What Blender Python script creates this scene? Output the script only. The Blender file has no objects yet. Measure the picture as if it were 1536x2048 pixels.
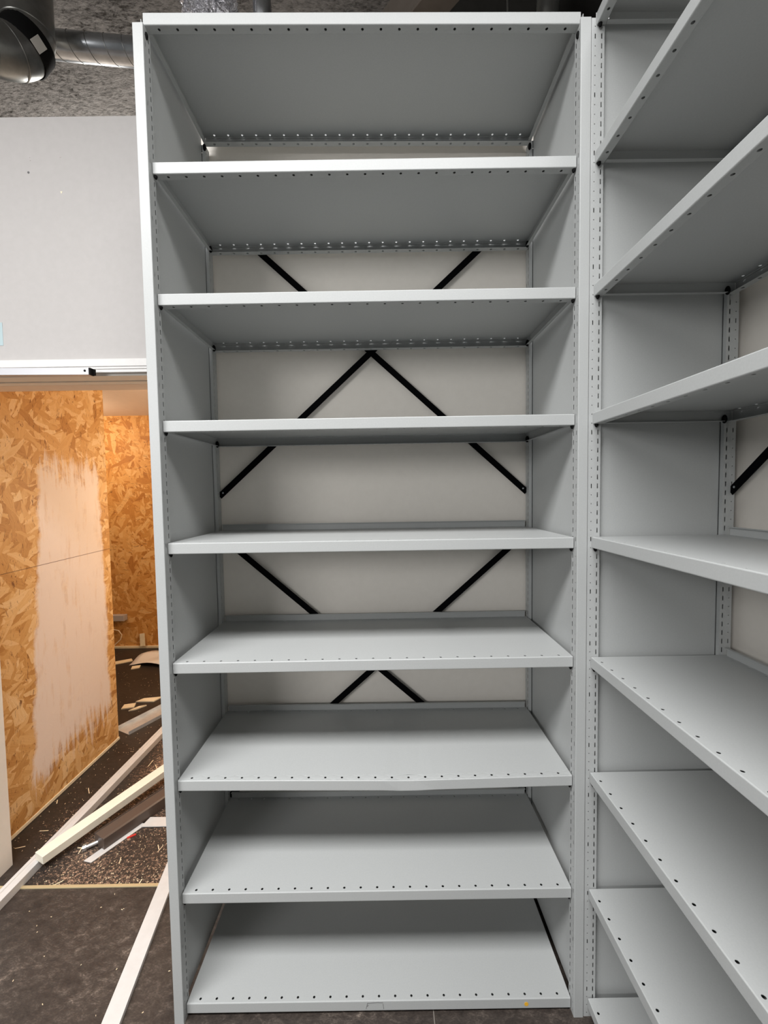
import bpy, bmesh, math, random
from mathutils import Vector, Matrix
random.seed(7)
C = bpy.context.scene
COL = C.collection

# ------------------------------------------------------------------ camera
cam = bpy.data.cameras.new('camera'); camo = bpy.data.objects.new('camera', cam); COL.objects.link(camo)
RI = Vector((0.99987436, -0.00365404, -0.01542466)); UP = Vector((0.01558254, 0.04806222, 0.99872279)); FW = Vector((0.00290803, 0.99883766, -0.04811312))
CP = Vector((0.61456, -1.16784, 1.57885))
camo.matrix_world = Matrix(((RI.x, UP.x, -FW.x, CP.x), (RI.y, UP.y, -FW.y, CP.y), (RI.z, UP.z, -FW.z, CP.z), (0, 0, 0, 1)))
cam.sensor_fit = 'VERTICAL'; cam.sensor_height = 36.0; cam.lens = 36.0 * 820.0 / 2048.0
cam.clip_start = 0.02; cam.clip_end = 60
C.camera = camo
# ------------------------------------------------------------------ light and exposure
C.view_settings.view_transform = 'Standard'; C.view_settings.look = 'None'
C.view_settings.exposure = 0.04; C.view_settings.gamma = 1.0; C.view_settings.use_curve_mapping = False
world = bpy.data.worlds.new('world'); C.world = world; world.use_nodes = True
bg = world.node_tree.nodes['Background']; bg.inputs[0].default_value = (0.93, 0.98, 1.0, 1); bg.inputs[1].default_value = 0.09
def point_light(name, loc, watt, col, rad):
    l = bpy.data.lights.new(name, 'POINT'); l.energy = watt; l.color = col; l.shadow_soft_size = rad
    o = bpy.data.objects.new(name, l); o.location = loc; COL.objects.link(o); return o
def rect_light(name, loc, watt, sx, sy):                          # rectangular area light, shining down unless turned
    l = bpy.data.lights.new(name, 'AREA'); l.shape = 'RECTANGLE'; l.size = sx; l.size_y = sy; l.energy = watt; l.color = (1.0, 0.99, 0.985)
    o = bpy.data.objects.new(name, l); o.location = loc; COL.objects.link(o); return o
t_ = rect_light('tube_lamp', (-0.50, -1.80, 3.95), 242, 4.2, 0.75); t_.data.spread = math.radians(155)     # spread narrowed to dim the topmost shelf fronts
fill_ = rect_light('fill_light', (-3.9, -5.9, 3.0), 165, 3.0, 1.4); fill_.rotation_euler = (math.pi / 2, 0, -.66)   # unseen fill added behind the viewer to brighten wall and right unit
point_light('hall_lamp', (-1.3, 2.7, 3.55), 95, (1.0, 0.97, 0.92), 0.12)          # lamp of the hall beyond the partition, lights ceiling and ducts
point_light('work_lamp', (-0.25, 1.90, 1.55), 38, (1.0, 0.76, 0.52), 0.07)        # warm lamps in the back room
point_light('alcove_lamp', (-2.35, 2.25, 2.2), 26, (1.0, 0.76, 0.52), 0.07)

# ------------------------------------------------------------------ materials
def mat(name, col=(.8, .8, .8), rough=.5, metal=0.0, spec=.5):
    m = bpy.data.materials.new(name); m.use_nodes = True
    b = m.node_tree.nodes['Principled BSDF']
    b.inputs['Base Color'].default_value = (*col, 1); b.inputs['Roughness'].default_value = rough
    b.inputs['Metallic'].default_value = metal; b.inputs['Specular IOR Level'].default_value = spec
    return m
class NT:
    def __init__(s, m): s.t = m.node_tree; s.b = s.t.nodes['Principled BSDF']; s.L = s.t.links
    def n(s, ty, **kw):
        x = s.t.nodes.new(ty)
        for k, v in kw.items():
            if k.startswith('i_'): x.inputs[int(k[2:]) if k[2:].isdigit() else k[2:]].default_value = v
            else: setattr(x, k, v)
        return x
    def l(s, a, b): s.L.new(a, b)
    def math(s, op, a, b=None, clamp=False):
        x = s.t.nodes.new('ShaderNodeMath'); x.operation = op; x.use_clamp = clamp
        for i, v in enumerate((a, b)):
            if v is None: continue
            if isinstance(v, (int, float)): x.inputs[i].default_value = v
            else: s.l(v, x.inputs[i])
        return x.outputs[0]
    def mix(s, f, a, b):
        x = s.t.nodes.new('ShaderNodeMix'); x.data_type = 'RGBA'
        for idx, v in ((0, f), (6, a), (7, b)):
            if isinstance(v, (int, float)): x.inputs[idx].default_value = v
            elif isinstance(v, tuple): x.inputs[idx].default_value = (*v, 1) if len(v) == 3 else v
            else: s.l(v, x.inputs[idx])
        return x.outputs[2]
    def ramp(s, f, stops):
        x = s.t.nodes.new('ShaderNodeValToRGB'); e = x.color_ramp.elements
        while len(e) < len(stops): e.new(0.5)
        for el, (p, c) in zip(e, stops): el.position = p; el.color = (*c, 1) if len(c) == 3 else c
        s.l(f, x.inputs[0]); return x.outputs[0]
    def pos(s): return s.n('ShaderNodeNewGeometry').outputs['Position']
    def mapping(s, v, rot=(0, 0, 0), sc=(1, 1, 1), loc=(0, 0, 0)):
        x = s.n('ShaderNodeMapping'); x.inputs[1].default_value = loc; x.inputs[2].default_value = rot; x.inputs[3].default_value = sc
        s.l(v, x.inputs[0]); return x.outputs[0]
    def noise(s, v, scale, detail=4, rough=.55, dist=0.0):
        x = s.n('ShaderNodeTexNoise'); x.inputs['Scale'].default_value = scale; x.inputs['Detail'].default_value = detail
        x.inputs['Roughness'].default_value = rough; x.inputs['Distortion'].default_value = dist
        s.l(v, x.inputs['Vector']); return x.outputs[0]
    def bump(s, h, strength, dist):
        x = s.n('ShaderNodeBump'); x.inputs['Strength'].default_value = strength; x.inputs['Distance'].default_value = dist
        s.l(h, x.inputs['Height']); s.l(x.outputs[0], s.b.inputs['Normal'])
    def col(s, c): s.l(c, s.b.inputs['Base Color'])
def speckled(name, a, b, scale, rough, metal=0, spec=.5, bump=0):
    m = mat(name, a, rough, metal, spec); t = NT(m)
    n = t.noise(t.n('ShaderNodeTexCoord').outputs['Object'], scale, 5, .6)
    t.col(t.ramp(n, [(.3, a), (.7, b)]))
    if bump: t.bump(n, bump, .001)
    return m
M = {}
M['steel'] = speckled('grey_powder_coat', (.395, .408, .405), (.42, .433, .43), 260, .42, 0, .45, .06)
M['black'] = mat('black_steel', (.002, .002, .0025), .8, 0, .05)
M['plug'] = mat('black_plastic', (.004, .004, .004), .8, 0, .15)
M['rivet'] = mat('bright_rivet', (.85, .85, .85), .3, .3)
M['orange'] = mat('orange_sticker', (.78, .42, .03), .6)
M['pencil'] = mat('pencil_line', (.12, .12, .12), .8)
M['wallwhite'] = speckled('wall_paint_lightened', (.775, .735, .675), (.80, .76, .70), 40, .65, 0, .3, .05)  # lighter than the header paint to make up for shade behind the shelves
M['board'] = speckled('header_paint_darkened', (.42, .402, .39), (.44, .422, .41), 40, .65, 0, .3, .05)  # white like the back wall, darkened to offset its stronger direct light
M['white'] = speckled('white_lacquer', (.58, .57, .555), (.62, .61, .595), 30, .35)
M['alu'] = mat('anodised_rail', (.47, .47, .49), .35, .25)
M['galv'] = speckled('galvanised_sheet', (.50, .52, .54), (.66, .68, .70), 25, .27, .95, .5)
M['galvdark'] = speckled('dull_galvanised_sheet', (.20, .20, .19), (.34, .34, .32), 9, .34, .9, .5)
M['darkduct'] = speckled('dark_duct_sheet', (.03, .028, .025), (.05, .047, .042), 8, .5, .3)
M['beam'] = speckled('brown_beam', (.12, .10, .08), (.155, .13, .11), 12, .8)
M['label'] = mat('paper_label', (.68, .66, .62), .7)
M['tape'] = mat('blue_tape', (.36, .46, .48), .5)
M['bronze'] = mat('brown_profile', (.085, .062, .05), .38)
M['timber'] = speckled('pale_softwood', (.74, .65, .46), (.82, .74, .56), 35, .65)
M['chip'] = speckled('sawdust_chips', (.75, .60, .36), (.85, .74, .55), 80, .7)
M['brass'] = mat('brass_strip', (.60, .50, .30), .35, .4)
M['cream'] = speckled('cream_paint', (.76, .72, .60), (.80, .76, .65), 30, .4)
M['sheet'] = speckled('bright_sheet', (.80, .79, .77), (.86, .85, .83), 12, .3, .0)
M['zinc'] = speckled('zinc_channel', (.55, .58, .60), (.70, .73, .75), 18, .35, .55)
M['red'] = mat('red_plastic', (.55, .04, .03), .5)
M['cable'] = mat('ivory_cable', (.80, .66, .48), .5)
M['greybox'] = mat('grey_trunking', (.42, .38, .37), .5)
M['peach'] = speckled('back_room_ceiling_paint', (.74, .63, .54), (.77, .66, .57), 20, .7)
# foil
m = mat('crinkled_foil', (.90, .89, .93), .26, .7); t = NT(m)
n = t.n('ShaderNodeTexVoronoi'); n.inputs['Scale'].default_value = 38; n.feature = 'F1'
t.l(t.n('ShaderNodeTexCoord').outputs['Object'], n.inputs['Vector'])
t.bump(t.math('ADD', n.outputs['Distance'], t.noise(t.n('ShaderNodeTexCoord').outputs['Object'], 70, 3)), 1.0, .03); M['foil'] = m
# concrete ceiling with sprayed fibres
m = mat('sprayed_concrete', (.25, .23, .2), .95, 0, .1); t = NT(m); p = t.pos()
p2 = t.mapping(p, (0, 0, .7), (1, 2.4, 1))
a = t.noise(p2, 24, 6, .68, .6); b = t.noise(p, 2.2, 3, .5); c = t.noise(p2, 46, 5, .7, .4)
k = t.math('ADD', t.math('MULTIPLY', a, .55), t.math('ADD', t.math('MULTIPLY', b, .2), t.math('MULTIPLY', c, .3)))
t.col(t.ramp(k, [(.41, (.05, .045, .04)), (.48, (.16, .152, .145)), (.56, (.265, .252, .24)), (.66, (.35, .335, .32))]))
t.bump(k, .9, .03); M['ceiling'] = m
# oriented strand board: flakes lie over each other, each with its own direction and tone
def osb(name, axis, patch=False):
    m = mat(name, (.6, .35, .12), .55, 0, .3); t = NT(m); p = t.pos()
    # bring the board's plane into x,y
    if axis == 'x': q = t.mapping(p, (0, math.pi / 2, 0))       # normal along x: (z, y)
    else: q = t.mapping(p, (math.pi / 2, 0, 0))                # normal along y: (x, z)
    warp = t.n('ShaderNodeTexNoise'); warp.inputs['Scale'].default_value = 9; warp.inputs['Detail'].default_value = 3
    t.l(q, warp.inputs['Vector'])
    va = t.n('ShaderNodeVectorMath', operation='MULTIPLY_ADD'); t.l(warp.outputs['Color'], va.inputs[0])
    va.inputs[1].default_value = (.05, .05, 0); t.l(q, va.inputs[2]); qq = va.outputs[0]
    best = None; col = None
    specs = [(.15, 6, 21), (.9, 7, 24), (1.45, 5.5, 20), (2.1, 7, 26), (2.75, 6.5, 23), (1.8, 11, 42), (.5, 12, 46), (1.2, 14, 60)]
    for i, (ang, sl, sw) in enumerate(specs):
        v = t.n('ShaderNodeTexVoronoi', voronoi_dimensions='2D'); v.inputs['Scale'].default_value = 1
        v.inputs['Randomness'].default_value = 1
        mp = t.n('ShaderNodeMapping'); mp.vector_type = 'TEXTURE'
        mp.inputs[1].default_value = (i * .37, i * .53, 0); mp.inputs[2].default_value = (0, 0, ang); mp.inputs[3].default_value = (1 / sl, 1 / sw, 1)
        t.l(qq, mp.inputs[0]); t.l(mp.outputs[0], v.inputs['Vector'])
        sep = t.n('ShaderNodeSeparateColor'); t.l(v.outputs['Color'], sep.inputs[0])
        grain = t.noise(t.mapping(mp.outputs[0], (0, 0, 0), (.8, 7, 1)), 3.2, 3, .6)
        tone = t.math('ADD', t.math('MULTIPLY', sep.outputs[1], .62), t.math('MULTIPLY', grain, .55))
        if best is None: best, col = sep.outputs[0], tone
        else:
            f = t.math('GREATER_THAN', sep.outputs[0], best)
            x = t.n('ShaderNodeMix'); x.data_type = 'FLOAT'; t.l(f, x.inputs[0]); t.l(col, x.inputs[2]); t.l(tone, x.inputs[3])
            col = x.outputs[0]; best = t.math('MAXIMUM', sep.outputs[0], best)
    c = t.ramp(col, [(.12, (.20, .07, .015)), (.26, (.42, .17, .036)), (.48, (.57, .27, .068)), (.72, (.66, .35, .11)), (.95, (.76, .48, .21))]) if axis == 'y' else t.ramp(col, [(.12, (.20, .08, .022)), (.26, (.42, .20, .055)), (.48, (.58, .32, .11)), (.72, (.68, .42, .18)), (.95, (.78, .56, .31))])
    # thin dark slivers and gaps between flakes
    sl_ = t.noise(t.mapping(qq, (0, 0, .6), (2, 9, 1)), 9, 4, .7, 1.2)
    c = t.mix(t.ramp(sl_, [(.60, (0, 0, 0)), (.66, (.9, .9, .9))]), c, (.15, .055, .018))
    if patch:
        s = t.n('ShaderNodeSeparateXYZ'); t.l(p, s.inputs[0]); Y, Z = s.outputs[1], s.outputs[2]
        wob = t.math('MULTIPLY', t.math('SUBTRACT', t.noise(p, 5.5, 6, .65), .5), .30)
        strk = t.math('MULTIPLY', t.math('SUBTRACT', t.noise(t.mapping(p, (0, 0, 0), (1, 22, 2.0)), 2.4, 5, .7), .5), .55)
        # left edge leans in towards the top, right edge is nearly plumb, lower edge is ragged
        le = t.math('SUBTRACT', Y, t.math('ADD', .765, t.math('MULTIPLY', Z, .088)))
        re = t.math('SUBTRACT', t.math('ADD', 1.385, t.math('MULTIPLY', Z, -.012)), Y)
        te = t.math('SUBTRACT', 1.80, Z)
        be = t.math('SUBTRACT', Z, t.math('ADD', .12, t.math('MULTIPLY', t.math('SUBTRACT', Y, .75), .14)))
        e1 = t.math('ADD', t.math('MINIMUM', le, re), t.math('MULTIPLY', wob, .35))
        e2 = t.math('ADD', t.math('MINIMUM', te, be), t.math('ADD', wob, strk))
        f1 = t.ramp(e1, [(.0, (0, 0, 0)), (.022, (1, 1, 1))]); f2 = t.ramp(e2, [(0, (0, 0, 0)), (.12, (1, 1, 1))])
        f = t.math('MULTIPLY', t.math('MULTIPLY', f1, f2), t.ramp(t.noise(t.mapping(p, (0, 0, 0), (1, 9, 1.6)), 3, 5, .7), [(.26, (.60,) * 3), (.46, (.97,) * 3)]))
        c = t.mix(f, c, (.76, .66, .60))
        # joint line between the two boards
        jl = t.math('LESS_THAN', t.math('ABSOLUTE', t.math('SUBTRACT', Z, t.math('ADD', 1.216, t.math('MULTIPLY', Y, .0225)))), .0016)
        c = t.mix(t.math('MULTIPLY', jl, .8), c, (.10, .05, .03))
    t.col(c); t.bump(col, .25, .004)
    return m
M['osb_left'] = osb('strand_board_with_filler', 'x', True); M['osb_far'] = osb('strand_board', 'y')
# floor: dark stone-look vinyl; the back room's part is darker underlay dusted with sawdust
m = mat('floor_vinyl', (.1, .09, .08), .5, 0, .4); t = NT(m); p = t.pos()
s = t.n('ShaderNodeSeparateXYZ'); t.l(p, s.inputs[0]); X, Y = s.outputs[0], s.outputs[1]
n1 = t.noise(t.mapping(p, (0, 0, .5), (1, 1.7, 1)), 26, 8, .72, .5); n2 = t.noise(p, 3.2, 4); n3 = t.noise(t.mapping(p, (0, 0, .6), (1, 2.2, 1)), 120, 4, .7)
k = t.math('ADD', t.math('MULTIPLY', n1, .5), t.math('ADD', t.math('MULTIPLY', n2, .25), t.math('MULTIPLY', n3, .28)))
front = t.ramp(k, [(.40, (.020, .0155, .013)), (.53, (.047, .037, .031)), (.60, (.090, .073, .061)), (.66, (.24, .195, .16))])
seam = t.math('LESS_THAN', t.math('ABSOLUTE', t.math('SUBTRACT', t.math('FRACT', t.math('ADD', t.math('DIVIDE', X, 2.44), .1947)), .5)), .0006)
front = t.mix(seam, front, (.19, .17, .15))
d1 = t.noise(p, 70, 6, .75); d2 = t.noise(p, 2.3, 4, .6); d3 = t.noise(p, 210, 3, .7)
backc = t.ramp(k, [(.42, (.016, .012, .010)), (.66, (.045, .036, .03))])
bell = t.math('MULTIPLY', t.math('DIVIDE', t.math('ADD', X, 1.12), .40, clamp=True), t.math('DIVIDE', t.math('SUBTRACT', 2.35, Y), .8, clamp=True))
dust = t.math('ADD', t.math('MULTIPLY', d1, .5), t.math('ADD', t.math('MULTIPLY', d3, .35), t.math('ADD', t.math('MULTIPLY', d2, .22), t.math('MULTIPLY', bell, .11))))
backc = t.mix(t.ramp(dust, [(.645, (0, 0, 0)), (.73, (.95,) * 3)]), backc, (.58, .38, .26))
inb = t.math('GREATER_THAN', Y, .424)
t.col(t.mix(inb, front, backc)); t.bump(k, .25, .004); M['floor'] = m

# ------------------------------------------------------------------ mesh helpers
class MB:
    def __init__(s): s.v = []; s.f = []
    def add(s, vs, fs):
        o = len(s.v); s.v += [tuple(v) for v in vs]; s.f += [tuple(i + o for i in f) for f in fs]
    def quad(s, a, b, c, d): s.add((a, b, c, d), ((0, 1, 2, 3),))
    def box(s, lo, hi, mtx=None):
        x0, y0, z0 = lo; x1, y1, z1 = hi
        vs = [Vector(v) for v in ((x0, y0, z0), (x1, y0, z0), (x1, y1, z0), (x0, y1, z0), (x0, y0, z1), (x1, y0, z1), (x1, y1, z1), (x0, y1, z1))]
        if mtx: vs = [mtx @ v for v in vs]
        s.add(vs, ((0, 3, 2, 1), (4, 5, 6, 7), (0, 1, 5, 4), (1, 2, 6, 5), (2, 3, 7, 6), (3, 0, 4, 7)))
    def prism(s, prof, length, mtx=None):
        """closed profile in (y,z) pushed along x"""
        n = len(prof); vs = [Vector((0, y, z)) for y, z in prof] + [Vector((length, y, z)) for y, z in prof]
        if mtx: vs = [mtx @ v for v in vs]
        s.add(vs, [tuple(range(n - 1, -1, -1)), tuple(range(n, 2 * n))] + [(i, (i + 1) % n, n + (i + 1) % n, n + i) for i in range(n)])
    def tube(s, path, rad, n=20, cap=True):
        path = [Vector(p) for p in path]; rings = []; ref = None
        for i, p in enumerate(path):
            d = (path[min(i + 1, len(path) - 1)] - path[max(i - 1, 0)]).normalized()
            if ref is None: ref = d.orthogonal().normalized()
            ref = (ref - d * ref.dot(d)).normalized(); b = d.cross(ref); r = rad(i) if callable(rad) else rad
            rings.append([p + (ref * math.cos(2 * math.pi * j / n) + b * math.sin(2 * math.pi * j / n)) * r for j in range(n)])
        o = len(s.v); s.v += [tuple(v) for r in rings for v in r]
        for i in range(len(rings) - 1):
            for j in range(n):
                a = o + i * n + j; b = o + i * n + (j + 1) % n; s.f.append((a, b, b + n, a + n))
        if cap: s.f.append(tuple(o + j for j in reversed(range(n)))); s.f.append(tuple(o + (len(rings) - 1) * n + j for j in range(n)))
    def ellipsoid(s, c, r, nu=12, nv=8):
        vs = [Vector((c[0], c[1], c[2] - r[2]))]
        for i in range(1, nv):
            th = -math.pi / 2 + math.pi * i / nv
            for j in range(nu):
                ph = 2 * math.pi * j / nu; vs.append(Vector((c[0] + r[0] * math.cos(th) * math.cos(ph), c[1] + r[1] * math.cos(th) * math.sin(ph), c[2] + r[2] * math.sin(th))))
        vs.append(Vector((c[0], c[1], c[2] + r[2]))); fs = []
        for j in range(nu):
            fs.append((0, 1 + (j + 1) % nu, 1 + j)); fs.append((len(vs) - 1, 1 + (nv - 2) * nu + j, 1 + (nv - 2) * nu + (j + 1) % nu))
        for i in range(nv - 2):
            for j in range(nu):
                a = 1 + i * nu + j; b = 1 + i * nu + (j + 1) % nu; fs.append((a, b, b + nu, a + nu))
        s.add(vs, fs)
    def disc(s, c, nrm, r, th=.0006, n=14):
        c = Vector(c); nrm = Vector(nrm).normalized(); s.tube([c, c + nrm * th], r, n)
    def holecell(s, o, u, v, u0, u1, v0, v1, cu, cv, r, n=16):
        """rectangle u0..u1 x v0..v1 with a round hole at (cu,cv)"""
        o, u, v = Vector(o), Vector(u), Vector(v); q = n // 4; out = []
        cs = [(u1, v0), (u1, v1), (u0, v1), (u0, v0)]
        for k in range(4):
            a, b = cs[k], cs[(k + 1) % 4]
            for i in range(q): out.append((a[0] + (b[0] - a[0]) * i / q, a[1] + (b[1] - a[1]) * i / q))
        inn = [(cu + r * math.cos(-math.pi / 4 + 2 * math.pi * i / n), cv + r * math.sin(-math.pi / 4 + 2 * math.pi * i / n)) for i in range(n)]
        pts = [o + u * a + v * b for a, b in out + inn]
        s.add(pts, [(i, (i + 1) % n, n + (i + 1) % n, n + i) for i in range(n)])
    def slotcell(s, o, u, v, u0, u1, v0, v1, hu, hv):
        """rectangle with a rectangular hole hu=(a,b), hv=(c,d)"""
        o, u, v = Vector(o), Vector(u), Vector(v); us = (u0, hu[0], hu[1], u1); vs = (v0, hv[0], hv[1], v1)
        s.add([o + u * a + v * b for b in vs for a in us], [(r * 4 + c, r * 4 + c + 1, r * 4 + c + 5, r * 4 + c + 4) for r in range(3) for c in range(3) if (r, c) != (1, 1)])
    def build(s, name, m, parent=None, smooth=False, solid=0, bevel=0):
        me = bpy.data.meshes.new(name); me.from_pydata(s.v, [], s.f); me.update()
        bm = bmesh.new(); bm.from_mesh(me); bmesh.ops.remove_doubles(bm, verts=bm.verts, dist=1e-5)
        bmesh.ops.recalc_face_normals(bm, faces=bm.faces); bm.to_mesh(me); bm.free()
        return mk(name, me, m, parent, smooth, solid, bevel)
def mk(name, me, m, parent=None, smooth=False, solid=0, bevel=0):
    o = bpy.data.objects.new(name, me); COL.objects.link(o)
    if m and not me.materials: me.materials.append(m)
    if smooth:
        for p in me.polygons: p.use_smooth = True

    if parent: o.parent = parent
    if solid:
        md = o.modifiers.new('sheet', 'SOLIDIFY'); md.thickness = solid; md.offset = 0
    if bevel:
        md = o.modifiers.new('edge', 'BEVEL'); md.width = bevel; md.segments = 2; md.limit_method = 'ANGLE'; md.angle_limit = .6
    return o
def tag(o, label, cat, group=None, kind=None):
    o['label'] = label; o['category'] = cat
    if group: o['group'] = group
    if kind: o['kind'] = kind
    return o
def thing(name, label, cat, loc=(0, 0, 0), rz=0, group=None):
    o = bpy.data.objects.new(name, None); COL.objects.link(o); o.location = loc; o.rotation_euler = (0, 0, rz); o.empty_display_size = .1
    return tag(o, label, cat, group)
def struct(o): o['kind'] = 'structure'; return o

# ------------------------------------------------------------------ the room
b = MB(); b.quad((-4, -3.6, 0), (2.6, -3.6, 0), (2.6, 3.4, 0), (-4, 3.4, 0)); struct(b.build('floor', M['floor']))
CZ = 4.15
b = MB(); b.box((-4, -3.6, CZ), (3.0, 3.4, CZ + .15)); struct(b.build('ceiling', M['ceiling']))
# back wall: solid behind the shelving, a header over the wide doorway, a pier left of it
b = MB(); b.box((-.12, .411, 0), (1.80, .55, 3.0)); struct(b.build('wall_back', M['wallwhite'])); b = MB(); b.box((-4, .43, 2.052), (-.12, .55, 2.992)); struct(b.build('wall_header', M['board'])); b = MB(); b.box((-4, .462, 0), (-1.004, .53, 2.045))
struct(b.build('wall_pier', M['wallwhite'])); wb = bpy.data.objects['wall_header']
for (x, z, r, c) in ((-.691, 2.794, .0042, 'pencil'), (-.683, 2.838, .0026, 'greybox'), (-.684, 2.848, .0018, 'greybox'), (-.570, 2.848, .0028, 'greybox')):
    d = MB(); d.disc((x, .4301, z), (0, -1, 0), r); d.build('screw_hole', M[c], wb)
d = MB(); d.prism([(-.0042, .004), (.0042, .004), (0, -.005)], .0012, Matrix.Translation((-.572, .4295, 2.720)) @ Matrix.Rotation(math.pi / 2, 4, 'Z') @ Matrix.Rotation(0, 4, 'X'))
d.build('paint_chip', M['timber'], wb)
b = MB(); b.box((1.632, -3.0, 0), (1.78, .411, 3.0)); struct(b.build('wall_right', M['wallwhite']))
# door head: grooved white casing and the sliding track under it
prof = [(.4300, 2.100), (.4160, 2.100), (.4150, 2.0985), (.4150, 2.0730), (.4185, 2.0722), (.4185, 2.0702), (.4150, 2.0694), (.4150, 2.0630), (.4185, 2.0622), (.4185, 2.0602), (.4150, 2.0594), (.4150, 2.0505), (.4160, 2.0490), (.4300, 2.0490)]
b = MB(); b.prism(prof, 3.37, Matrix.Translation((-3.5, 0, 0))); struct(b.build('trim_1', M['white']))
b = MB(); b.box((-3.5, .430, 2.040), (-.12, .492, 2.052)); b.box((-3.5, .512, 2.040), (-.12, .55, 2.052)); b.box((-3.5, .492, 2.048), (-.12, .512, 2.0525)); struct(b.build('trim_2', M['wallwhite']))
b = MB(); b.box((-3.5, .552, 2.040), (-.12, .64, 2.39)); struct(b.build('trim_3', M['peach']))
b = MB(); b.box((-1.60, .418, -.001), (-.05, .431, .004)); struct(b.build('trim_4', M['brass'], bevel=.001))
# back room
b = MB(); b.box((-1.26, .56, .006), (-1.125, 1.432, 2.40)); struct(b.build('wall_left', M['osb_left']))
b = MB(); b.box((-1.1250, .56, .003), (-1.119, 1.432, .018)); struct(b.build('baseboard_left', M['timber']))
b = MB(); b.box((-4, 3.045, .008), (1.2, 3.16, 2.40)); wf = struct(b.build('wall_far', M['osb_far']))
b = MB(); b.box((-4, .55, 2.395), (1.2, 3.2, 2.44)); struct(b.build('ceiling_alcove', M['peach']))
b = MB(); b.box((1.0, .55, 0), (1.1, 3.05, 2.40)); struct(b.build('wall_inner', M['wallwhite']))

# ------------------------------------------------------------------ steel shelving
W, D, H, HP = 1.160, .388, 2.834, .025       # shelf width and depth, post height, slot pitch
NH, HE = 22, .036                            # holes along an edge, first hole from the end
PITCH = (W - 2 * HE) / NH
def shelf_mesh(dent=False):
    b = MB(); hh, lip, r, hr = .031, .022, .0022, .0036; row = .0115
    cuts = [0.0] + [HE + PITCH * (i + .5) for i in range(NH)] + [W]
    U = Vector((1, 0, 0))
    def holes(y, z, v, v0, v1, cv, hr=hr):                             # a strip of the sheet punched along its length
        for i in range(NH + 1):
            b.holecell((0, y, z), U, v, cuts[i], cuts[i + 1], v0, v1, HE + PITCH * i, cv, hr)
    def strip(p, q):
        for i in range(NH + 1): b.quad((cuts[i], *p), (cuts[i + 1], *p), (cuts[i + 1], *q), (cuts[i], *q))
    e = .0225
    holes(0, 0, Vector((0, 1, 0)), r, e, row); holes(0, 0, Vector((0, 1, 0)), D - e, D - r, D - row)
    strip((e, 0), (D - e, 0))
    for s in (0, 1):                                            # front and rear folds, flanges and return lips
        fy = (lambda y: y) if s == 0 else (lambda y: D - y)
        arc = [(r - r * math.sin(a), -r + r * math.cos(a)) for a in (0, .52, 1.05, math.pi / 2)]
        arc2 = [(r - r * math.cos(a), -hh + r - r * math.sin(a)) for a in (0, .52, 1.05, math.pi / 2)]
        pts = arc + arc2
        for a, c in zip(pts, pts[1:]): strip((fy(a[0]), a[1]), (fy(c[0]), c[1]))
        if s == 0:
            holes(0, -hh, Vector((0, 1, 0)), r, lip, row); strip((lip, -hh), (lip, -.001))      # the front edge is folded to a box
        else: holes(0, -hh, Vector((0, 1, 0)), D - lip, D - r, D - row, .0043)
    for x, sx in ((0, 1), (W, -1)):                             # side flanges with their small lips
        for y0, y1 in ((r, .05), (.05, D - .05), (D - .05, D - r)):
            if y1 - y0 < .1: b.holecell((x, 0, 0), (0, 1, 0), (0, 0, 1), y0, y1, -.030, 0, (y0 + y1) / 2 + .004, -.015, .0032, 12)
            else: b.quad((x, y0, 0), (x, y1, 0), (x, y1, -.030), (x, y0, -.030))
        b.quad((x, .024, -.030), (x, D - .024, -.030), (x + sx * .011, D - .024, -.030), (x + sx * .011, .024, -.030))
    if dent:
        nv = []
        for x, y, z in b.v:
            if x < .678: g = max(0, x / .678) ** 1.3
            else: g = max(0, (W - x) / (W - .678)) ** 1.1
            fy = max(0, 1 - y / .16) ** 2
            z2 = z - .0085 * g * fy
            pin = math.exp(-((x - .678) / .03) ** 2) * (1 if y < .03 else 0)
            nv.append((x, y + .004 * pin * (1 if z > -.02 else .3), z2 - .003 * pin))
        b.v = nv
    me_o = b.build('shelf', M['steel']); me = me_o.data; bpy.data.objects.remove(me_o); return me
SHELF, SHELF_DENT = shelf_mesh(), shelf_mesh(True)
STOP = MB(); STOP.box((.006, D - .0035, -.004), (W - .006, D - .0015, .024)); STOP.box((.006, D - .0105, .022), (W - .006, D - .0015, .024))
_o = STOP.build('back_stop', M['steel']); STOP = _o.data; bpy.data.objects.remove(_o)
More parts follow.
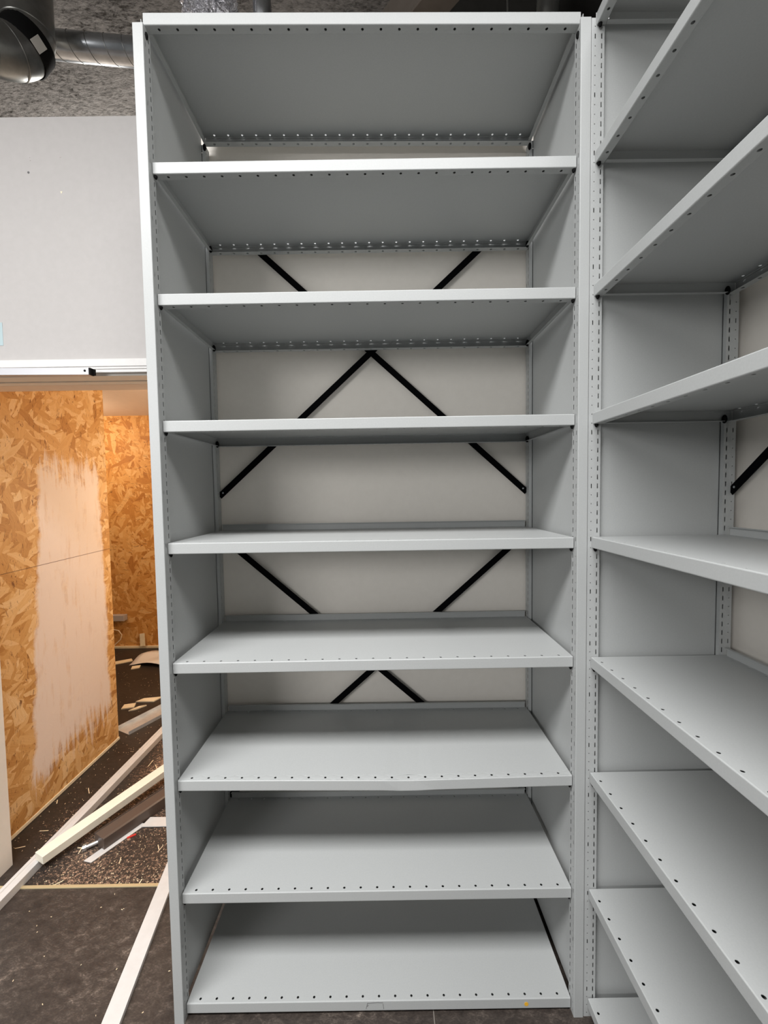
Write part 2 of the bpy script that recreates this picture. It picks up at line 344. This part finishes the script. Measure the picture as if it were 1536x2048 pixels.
def post_mesh(side, end):
    """open channel post: side=+1 has its slotted face towards +x; end=+1 has its closed face towards -y (front)"""
    b = MB(); w, dp = .0285, .0345; n = int(H / HP)
    P = lambda x, y, z: (side * x, end * y, z)                 # local: slotted face at x=0, closed face at y=0, body at x<0
    for fx in (0.0, -w):
        o, u, v = P(fx, 0, 0), P(0, 1, 0), (0, 0, 1)
        b.quad(P(fx, .0018, 0), P(fx, .0060, 0), P(fx, .0060, H), P(fx, .0018, H))
        b.quad(P(fx, .0130, 0), P(fx, .0235, 0), P(fx, .0235, H), P(fx, .0130, H))
        b.quad(P(fx, .0300, 0), P(fx, dp, 0), P(fx, dp, H), P(fx, .0300, H))
        for i in range(n):
            z = i * HP; zt = z + HP if i < n - 1 else H
            if i % 6 == 3: b.slotcell(o, u, v, .0060, .0130, z, zt, (.0083, .0107), (z + .0065, z + .0185))
            else: b.slotcell(o, u, v, .0060, .0130, z, zt, (.0084, .0106), (z + .0114, z + .0136))
            b.slotcell(o, u, v, .0235, .0300, z, zt, (.0253, .0283), (z + .0058, z + .0192))
    # closed face with small bend radii
    r = .0018; arc = [(-r + r * math.sin(a), r - r * math.cos(a)) for a in (0, .52, 1.05, math.pi / 2)]
    outl = [(-w - x - 0, y) for x, y in reversed(arc)] + arc
    outl = [(x if x > -w / 2 else x, y) for x, y in outl]
    for (xa, ya), (xb, yb) in zip(outl, outl[1:]): b.quad(P(xa, ya, 0), P(xb, yb, 0), P(xb, yb, H), P(xa, ya, H))
    # return edges at the open side, leaving a slot for the side panel
    b.quad(P(0, dp, 0), P(-.0115, dp, 0), P(-.0115, dp, H), P(0, dp, H)); b.quad(P(-w, dp, 0), P(-w + .0115, dp, 0), P(-w + .0115, dp, H), P(-w, dp, H))
    b.quad(P(0, 0.0018, H), P(-w, .0018, H), P(-w, dp, H), P(0, dp, H))
    o = b.build('post', M['steel']); me = o.data; bpy.data.objects.remove(o); return me
POST = {(s, e): post_mesh(s, e) for s in (1, -1) for e in (1, -1)}
OPENING = MB(); OPENING.ellipsoid((0, 0, 0), (.0046, .0056, .0100)); _o = OPENING.build('corner_opening', M['plug'], smooth=True); OPENING = _o.data; bpy.data.objects.remove(_o)  # solid black bodies standing in for the dark corner openings
def bar(p, q, w=.022, th=.003):
    """flat bar between two points of a plane facing local y"""
    p, q = Vector(p), Vector(q); d = q - p; L = d.length; a = math.atan2(d.z, d.x); b = MB()
    mt = Matrix.Translation(p) @ Matrix.Rotation(-a, 4, 'Y')
    b.box((0, -th / 2, -w / 2), (L, th / 2, w / 2), mt); return b
def shelving(label, loc, rz, rec, zs, xextra, braces, label_shelves, special=None):
    """zs: (z at local x=0, z at x=W) for every shelf"""
    root = thing('shelving_unit', label, 'shelving', loc, rz)
    for (sx, px) in ((1, -.0025), (-1, W + .0025)):
        for (e, py) in ((1, -rec), (-1, D + .0145)):
            o = mk('post', POST[(sx, e)], M['steel'], root); o.location = (px, py, 0)
            f = MB(); f.box((-.027 if sx > 0 else .001, .002 if e > 0 else -.030, .0), (-.001 if sx > 0 else .027, .030 if e > 0 else -.002, .006))
            fo = f.build('foot', M['steel'], o)
        pb = MB(); xc = px - sx * .0143; pb.box((xc - .0008, .0185 - rec, .03), (xc + .0008, D - .0215, H + .028)); pb.build('side_panel', M['steel'], root)
    for i, (zl, zr) in enumerate(zs):
        dent = special and special.get('dent') == i
        sh = mk('shelf', SHELF_DENT if dent else SHELF, M['steel'], root, solid=.0011)
        off = -.009 if (special and special.get('top') == i) else 0
        if off: sh.scale = (1.009, 1, 1)
        sh.location = (-.005 if off else 0, off, zl); sh.rotation_euler = (0, -math.atan2(zr - zl, W), 0)
        if dent: sh['label'] = 'shelf board with a dented, sagging front edge'
        mk('back_stop', STOP, M['steel'], sh)
        dz = -.052 if off else -.031
        for x in (.0035, W - .0035):
            for y, dzz in ((.007, dz), (D - .027, dz + (-.002 if off else .007))):
                o = mk('corner_opening', OPENING, M['plug'], sh); o.location = (x + (0 if y < .1 else (.003 if x < .1 else -.003)), y, dzz)
                if y > .1: o.scale = (1.3, 1.2, 1.2); o['label'] = 'black body for the dark opening in the shelf corner'
        if special and special.get('sticker') == i:
            d = MB(); d.disc((1.026, -.0009, -.016), (0, -1, 0), .0062); d.build('sticker', M['orange'], sh)['label'] = 'round orange sticker'
            d = MB()
            for a, c in (((.545, -.006), (.541, -.024)), ((.545, -.006), (.575, -.004)), ((.575, -.004), (.592, -.005)), ((.592, -.009), (.594, -.025)), ((.548, -.012), (.543, -.017))):
                d.tube([(a[0], -.0008, a[1]), (c[0], -.0008, c[1])], .0006, 5)
            d.build('pencil_mark', M['pencil'], sh)
    for p, q in braces:
        br = bar(p, q).build('brace', M['black'], root); br['label'] = 'black flat steel brace'
        pv, qv = Vector(p), Vector(q); d = (qv - pv).normalized()
        for c in (pv + d * .02, qv - d * .02):
            bo = MB(); bo.tube([c + Vector((0, -.0012, 0)), c + Vector((0, -.0034, 0))], .0032, 10); bo.build('bolt', M['galv'], br)
    return root
YB = .3945
def crosses(z_hi):
    out = []
    for z0, z1 in z_hi: out += [((-.004, YB, z1), (W + .004, YB, z0)), ((-.004, YB - .0032, z0), (W + .004, YB - .0032, z1))]
    return out
ZA = [(2.8667, 2.8560), (2.4897, 2.4928), (2.1380, 2.1411), (1.7888, 1.7913), (1.4421, 1.4410), (1.0926, 1.0937), (.7406, .7364), (.3924, .3890), (.0447, .0399)]
shelving('grey steel shelving unit with nine bare shelves facing the viewer against the white wall', (0, 0, 0), 0, .017, ZA, 0,
         crosses(((1.572, 2.632), (.395, 1.420))), None, {'dent': 6, 'top': 0, 'sticker': 8})
ZB = [(2.845, 2.845), (2.490, 2.490), (2.139, 2.139), (1.791, 1.791), (1.4435, 1.4435), (1.0975, 1.0975), (.7565, .7565), (.4015, .4015), (.0600, .0600)]
shelving('grey steel shelving unit turned sideways along the right wall, shelves running toward the viewer', (1.205, -.017, 0), -math.pi / 2, .0125, ZB, 0,
         crosses(((1.565, 2.625), (.395, 1.420))), None)

# ------------------------------------------------------------------ above: ducts
def arc_path(a, d1, R, d2, ang, n=14):
    """points of a bend that starts at a heading d1 and turns towards d2 with radius R"""
    d1, d2 = Vector(d1).normalized(), Vector(d2).normalized(); c = Vector(a) + d2 * R
    return [c - d2 * R * math.cos(t) + d1 * R * math.sin(t) for t in [ang * i / n for i in range(n + 1)]]
el = thing('duct_elbow', 'dull grey metal duct bend with black collar and pale label under the ceiling', 'duct', (-.815, .62, 3.735))
p0 = [Vector((0, 0, .35)), Vector((0, 0, 0)), Vector((0, 0, -.10)), Vector((0, 0, -.20))]; d2 = Vector((-.60, -.80, 0)).normalized()
bend = arc_path((0, 0, -.24), (0, 0, -1), .16, d2, math.pi / 2)
pa = p0 + bend + [bend[-1] + d2 * .10, bend[-1] + d2 * .45]
b = MB(); b.tube(pa, .088, 36); b.build('duct_body', M['galvdark'], el, smooth=True)
for i in (4, 8, 12, 16, 18):
    d = (pa[i + 1] - pa[i - 1]).normalized() if i + 1 < len(pa) else d2
    b = MB(); b.tube([pa[i] - d * .004, pa[i], pa[i] + d * .004], lambda k: (.0885, .0915, .0885)[k], 36, False); b.build('seam', M['galvdark'], el, smooth=True)
q = pa[8]; d = (pa[9] - pa[7]).normalized()
b = MB(); b.tube([q - d * .045, q - d * .04, q + d * .03, q + d * .035], lambda k: (.089, .0925, .0925, .089)[k], 36, False); b.build('collar', M['plug'], el, smooth=True)
ax = (pa[10] - pa[8]).normalized(); nn = Vector((.52, -.55, -.75)); nn = (nn - ax * nn.dot(ax)).normalized(); uu = nn.cross(ax).normalized(); c0 = pa[9] - ax * .010 + nn * .0915
b = MB(); b.box((-.021, -.024, 0), (.021, .024, .002), Matrix.Translation(c0) @ Matrix((uu, ax, nn)).transposed().to_4x4()); lab = b.build('label_plate', M['label'], el)
A, B = Vector((-1.6, .80, 3.710)), Vector((-.1, .80, 3.555))
sp = thing('spiral_duct', 'slim shiny spiral-seamed metal duct running behind the duct bend', 'duct', A)
dv = B - A; b = MB(); b.tube([Vector((0, 0, 0)), dv * .5, dv], .052, 32); b.build('duct_body', M['galv'], sp, smooth=True)
dn = dv.normalized(); e1 = dn.orthogonal().normalized(); e2 = dn.cross(e1); hp = []
for i in range(0, 800):
    s_ = i / 799; a_ = 2 * math.pi * s_ * dv.length / .082; hp.append(dv * s_ + (e1 * math.cos(a_) + e2 * math.sin(a_)) * .0522)
b = MB(); b.tube(hp, .0016, 6); b.build('seam', M['galvdark'], sp, smooth=True)
# crinkled flexible duct
fo = thing('flexible_duct', 'silver crinkled foil flexible duct coming down over the shelving top', 'duct', (-.07, .55, 3.30))
rnd = random.Random(3); b = MB(); nr, ns = 46, 40
for i in range(nr):
    z = .5 * i / (nr - 1); cx = -.03 * (z / .5) ** 1.2 - .03 * z
    for j in range(ns):
        a_ = 2 * math.pi * j / ns; rr = .098 + .008 * math.sin(i * 1.9) + rnd.uniform(-.009, .009)
        b.v.append((cx + .05 + rr * math.cos(a_), rr * math.sin(a_), z))
for i in range(nr - 1):
    for j in range(ns):
        a_ = i * ns + j; c_ = i * ns + (j + 1) % ns; b.f += [(a_, c_, c_ + ns), (a_, c_ + ns, a_ + ns)]
b.build('duct_body', M['foil'], fo)
vp = MB(); vp.tube([(.172, .56, 3.32), (.165, .56, 3.55), (.155, .56, CZ)], .036, 24); tag(vp.build('vent_pipe', M['galv'], smooth=True), 'narrow shiny vent pipe beside the foil duct above the shelving', 'pipe')
# dark services at the right
b = MB(); b.box((-.062, -2.0, 0), (.062, 1.2, .16), Matrix.Translation((.8375, .674, 3.60)) @ Matrix.Rotation(.72, 4, 'Z')); tag(b.build('ceiling_beam', M['beam'], bevel=.004), 'brown beam crossing under the ceiling above the shelving', 'beam')
b = MB(); b.box((.955, .90, 3.45), (2.4, 2.6, 4.10)); tag(b.build('dark_box', M['darkduct'], bevel=.006), 'big dark box filling the ceiling above the right end of the shelving', 'duct')  # box added to darken the ceiling region right of the beam
b = MB(); b.tube([(1.165, .62, 3.2), (1.163, .622, 3.5), (1.160, .625, CZ)], .0045, 10); tag(b.build('hanging_rod', M['galvdark'], smooth=True), 'thin grey rod hanging from the ceiling in front of the dark box', 'rod')
b = MB(); b.tube([(1.29, .58, 3.2), (1.315, .58, 3.55), (1.36, .60, CZ)], lambda k: (.04, .045, .055)[k], 28); tag(b.build('sloping_pipe', M['galvdark'], smooth=True), 'dull grey sloping pipe next to the corner of the two shelving units', 'pipe')
rd = thing('round_duct', 'dark round duct with bright rims above the corner of the two units', 'duct', (1.62, .56, 3.62))
b = MB(); bp = arc_path((0, 0, .18), (0, 0, -1), .16, (.8, -.6, 0), math.pi / 2); b.tube(bp + [bp[-1] + Vector((.24, -.18, 0))], .15, 36); b.build('duct_body', M['darkduct'], rd, smooth=True)
for i in (1, 5):
    d = (bp[i + 1] - bp[i - 1]).normalized(); b = MB(); b.tube([bp[i] - d * .004, bp[i], bp[i] + d * .004], lambda k: (.150, .155, .150)[k], 40, False); b.build('rim', M['galv'], rd, smooth=True)

# ------------------------------------------------------------------ door rail and tape
rl = thing('door_rail', 'square light metal sliding rail with a black end cap, fixed across the door casing', 'rail', (-.465, .386, 2.030), 0)
rl.rotation_euler = (0, .010, 0)
b = MB(); b.box((-1.3, -.011, 0), (0, .011, .026)); b.build('rail_bar', M['alu'], rl, bevel=.0008)
b = MB(); b.prism([(-.0108, .0005), (.011, .0005), (.011, .0255), (-.0108, .0255)], .006, Matrix.Identity(4)); b.box((.006, .004, .002), (.012, .011, .024)); b.build('end_cap', M['plug'], rl)
b = MB(); b.disc((-.014, -.0112, .0145), (0, -1, 0), .0042); b.build('bolt_hole', M['plug'], rl)
for x in (-.05, -.7): 
    b = MB(); b.box((x - .012, .011, .004), (x + .012, .029, .022)); b.build('bracket', M['alu'], rl)
b = MB(); b.box((-.88, .4292, 2.160), (-.822, .4300, 2.246)); tag(b.build('tape_strip', M['tape']), 'pale blue strip of tape on the white wall above the door rail', 'tape')

# ------------------------------------------------------------------ things on the floor
def lay(a, c, prof, name, m, label, cat, bevel=.0012, za=0, zc=0):
    """a profile (across, up) laid from point a to c"""
    a = Vector((a[0], a[1], za)); c = Vector((c[0], c[1], zc)); d = c - a; L = d.length; x = d.normalized(); y = Vector((0, 0, 1)).cross(x).normalized(); z = x.cross(y)
    b = MB(); b.prism(prof, L, Matrix.Translation(a) @ Matrix((x, y, z)).transposed().to_4x4())
    return tag(b.build(name, m, bevel=bevel), label, cat)
R = lambda w, h: [(-w / 2, 0), (w / 2, 0), (w / 2, h), (-w / 2, h)]
lay((-.905, .16), (-.86, 1.72), [(-.024, 0), (.024, 0), (.024, .034), (.010, .034), (.008, .030), (.000, .030), (-.002, .034), (-.024, .034)], 'timber_batten', M['white'],
    'long grooved pale batten lying on the floor, running into the back room', 'batten')
lay((-.862, .500), (-.30, 1.66), [(-.029, 0), (.029, 0), (.029, .034), (-.029, .034)], 'timber_plank', M['cream'], 'cream painted plank resting across the grooved batten', 'plank', za=.037, zc=.07)
bz = lay((-.688, .613), (-.26, 1.36), [(-.04, 0), (.04, 0), (.04, .050), (.032, .054), (.032, .049), (-.030, .049), (-.030, .054), (-.04, .050)], 'metal_profile', M['bronze'], 'dark brown metal profile lying beside the cream plank', 'profile', za=.001, zc=.001)
lay((-.175, -.30), (-.315, .60), R(.054, .015), 'floor_board', M['white'], 'white flat board on the dark floor beside the left shelving post', 'board', bevel=.0008, za=.0005, zc=.0005)
def flat(name, pts, th, m, label, cat, z=.0008):
    b = MB(); n = len(pts); vs = [(x, y, z) for x, y in pts] + [(x, y, z + th) for x, y in pts]
    b.add(vs, [tuple(range(n - 1, -1, -1)), tuple(range(n, 2 * n))] + [(i, (i + 1) % n, n + (i + 1) % n, n + i) for i in range(n)])
    return tag(b.build(name, m), label, cat)
flat('plastic_strip', [(-.706, .540), (-.668, .531), (-.546, .735), (-.588, .745)], .002, M['white'], 'short white strip lying on the sawdust under the brown profile', 'strip')
flat('white_plate', [(-.560, .715), (-.440, .715), (-.445, .770), (-.548, .772)], .003, M['white'], 'small white plate on the sawdust beside the white strip', 'plate', z=.0035)
# galvanised channel and bent sheet
ch = [(-.068, .0), (.068, 0), (.068, .022), (.066, .022), (.066, .002), (-.066, .002), (-.066, .022), (-.068, .022)]
lay((-1.15, 1.51), (-.93, 1.95), ch, 'metal_channel', M['zinc'], 'short galvanised channel lying in sawdust past the end of the strand board wall', 'channel', bevel=0)
b = MB(); nx, ny = 14, 8
for i in range(nx):
    for j in range(ny):
        u, v = i / (nx - 1), j / (ny - 1); b.v.append((-1.80 + .62 * u + .02 * v, 2.87 - .27 * v - .12 * u, .012 + .045 * math.sin(u * 2.2) * (1 - .5 * v) + .012 * math.sin(9 * u + 5 * v)))
for i in range(nx - 1):
    for j in range(ny - 1): a_ = i * ny + j; b.f.append((a_, a_ + ny, a_ + ny + 1, a_ + 1))
tag(b.build('metal_sheet', M['sheet'], smooth=True, solid=.001), 'bright bent metal sheet lying near the far strand board wall', 'sheet')
# wood offcuts, each by itself
for (pts, lab) in (([(-1.345, 1.80), (-1.265, 1.825), (-1.285, 1.885), (-1.36, 1.862)], 'square yellow wood offcut on the sawdust near the metal channel'),
                   ([(-1.30, 1.905), (-1.265, 1.955), (-1.135, 1.975), (-1.165, 1.905)], 'long yellow wood offcut lying behind the square one'),
                   ([(-1.275, 1.775), (-1.235, 1.79), (-1.185, 1.85), (-1.235, 1.835)], 'brown leaf-shaped wood chip between the offcuts and the metal channel'),
                   ([(-1.10, 1.93), (-1.00, 1.97), (-1.01, 2.03), (-1.11, 1.98)], 'yellow wood offcut at the edge of the shelving post, behind the metal channel'),
                   ([(-2.02, 2.55), (-1.80, 2.69), (-1.84, 2.74), (-2.05, 2.62)], 'pale yellow slat on the dark floor before the far wall'),
                   ([(-1.70, 2.50), (-1.64, 2.53), (-1.66, 2.585), (-1.725, 2.56)], 'small white offcut in front of the bent metal sheet')):
    flat('wood_offcut', pts, .008, M['timber'], lab, 'offcut')
b = MB(); b.box((-.024, -.006, 0), (.024, .006, .128), Matrix.Translation((-1.885, 3.005, .030)) @ Matrix.Rotation(-.12, 4, 'Y') @ Matrix.Rotation(-.16, 4, 'X'))
tag(b.build('wood_block', M['timber'], bevel=.001), 'short wood block leaning upright against the far strand board wall', 'block')
b = MB(); b.box((-2.6, 2.985, .300), (-2.055, 3.044, .358)); tag(b.build('cable_trunking', M['greybox'], bevel=.002), 'grey square trunking on the far strand board wall', 'trunking')
b = MB(); b.tube([(-2.20, 3.0, .215), (-2.13, 3.01, .195), (-2.10, 3.01, .15), (-2.115, 3.01, .10), (-2.16, 3.0, .06), (-2.20, 2.99, .01)], .005, 8)
tag(b.build('loose_cable', M['cable'], smooth=True), 'loose pale cable curling down the far wall below the trunking', 'cable')
b = MB(); b.box((-3.6, 3.02, .002), (.9, 3.044, .022)); struct(b.build('baseboard_far', M['timber']))
b = MB(); b.tube([(-.735, .60, .012), (-.672, .645, .016)], .009, 10); b.tube([(-.735, .60, .012), (-.748, .592, .011)], .014, 10); tag(b.build('bolt_anchor', M['galv']), 'metal bolt anchor lying at the end of the brown profile', 'bolt')
b = MB(); b.box((-.018, -.004, 0), (.018, .004, .004), Matrix.Translation((-.575, .665, .001)) @ Matrix.Rotation(.6, 4, 'Z')); tag(b.build('plastic_shred', M['red']), 'small red plastic shred on the sawdust in front of the white strip', 'shred')
# sawdust and splinters: nobody could count them
rnd = random.Random(11); b = MB()
KEEP = [((-.905, .16), (-.86, 1.72), .060), ((-.688, .613), (-.26, 1.36), .052), ((-1.15, 1.51), (-.93, 1.95), .068), ((-.175, -.30), (-.315, .60), .04), ((-.69, .53), (-.56, .75), .035), ((-.6, .76), (-.47, .76), .06), ((-1.36, 1.84), (-1.0, 1.98), .09), ((-2.05, 2.58), (-1.8, 2.72), .07), ((-1.8, 2.7), (-1.1, 2.6), .24), ((-1.28, 1.77), (-1.17, 1.86), .05), ((-1.73, 2.53), (-1.63, 2.55), .06)]
def inside(x, y, k):
    a, c, w = Vector(k[0]), Vector(k[1]), k[2]; d = c - a; u = max(0, min(1, (Vector((x, y)) - a).dot(d) / d.dot(d))); return (a + d * u - Vector((x, y))).length < w
def chip(x, y, L, w, a, h=.0016):
    mt = Matrix.Translation((x, y, .0006)) @ Matrix.Rotation(a, 4, 'Z') @ Matrix.Rotation(rnd.uniform(-.1, .1), 4, 'Y'); b.box((-L / 2, -w / 2, 0), (L / 2, w / 2, h), mt)
for i in range(5200):
    x = rnd.uniform(-2.3, -.15); y = .432 + 2.5 * rnd.random() ** 1.5
    near = min(1, max(0, (x + 1.1) / .45)) * min(1, max(0, (2.4 - y) / .8))
    if rnd.random() > .38 + .62 * near: continue
    if x < -.93 and y < .56: continue
    if -1.28 < x < -1.11 and .54 < y < 1.45: continue
    if any(inside(x, y, q_) for q_ in KEEP): continue
    big = rnd.random()
    if big > .975: chip(x, y, rnd.uniform(.025, .06), rnd.uniform(.002, .004), rnd.uniform(0, 6.3))
    else: chip(x, y, rnd.uniform(.002, .006), rnd.uniform(.001, .0025), rnd.uniform(0, 6.3), .001)
for i in range(40): chip(rnd.uniform(-.95, -.1), rnd.uniform(-.35, .41), rnd.uniform(.003, .006), rnd.uniform(.001, .002), rnd.uniform(0, 6.3))
tag(b.build('sawdust', M['chip']), 'pale sawdust and wood splinters scattered over the dark back room floor', 'sawdust', kind='stuff')
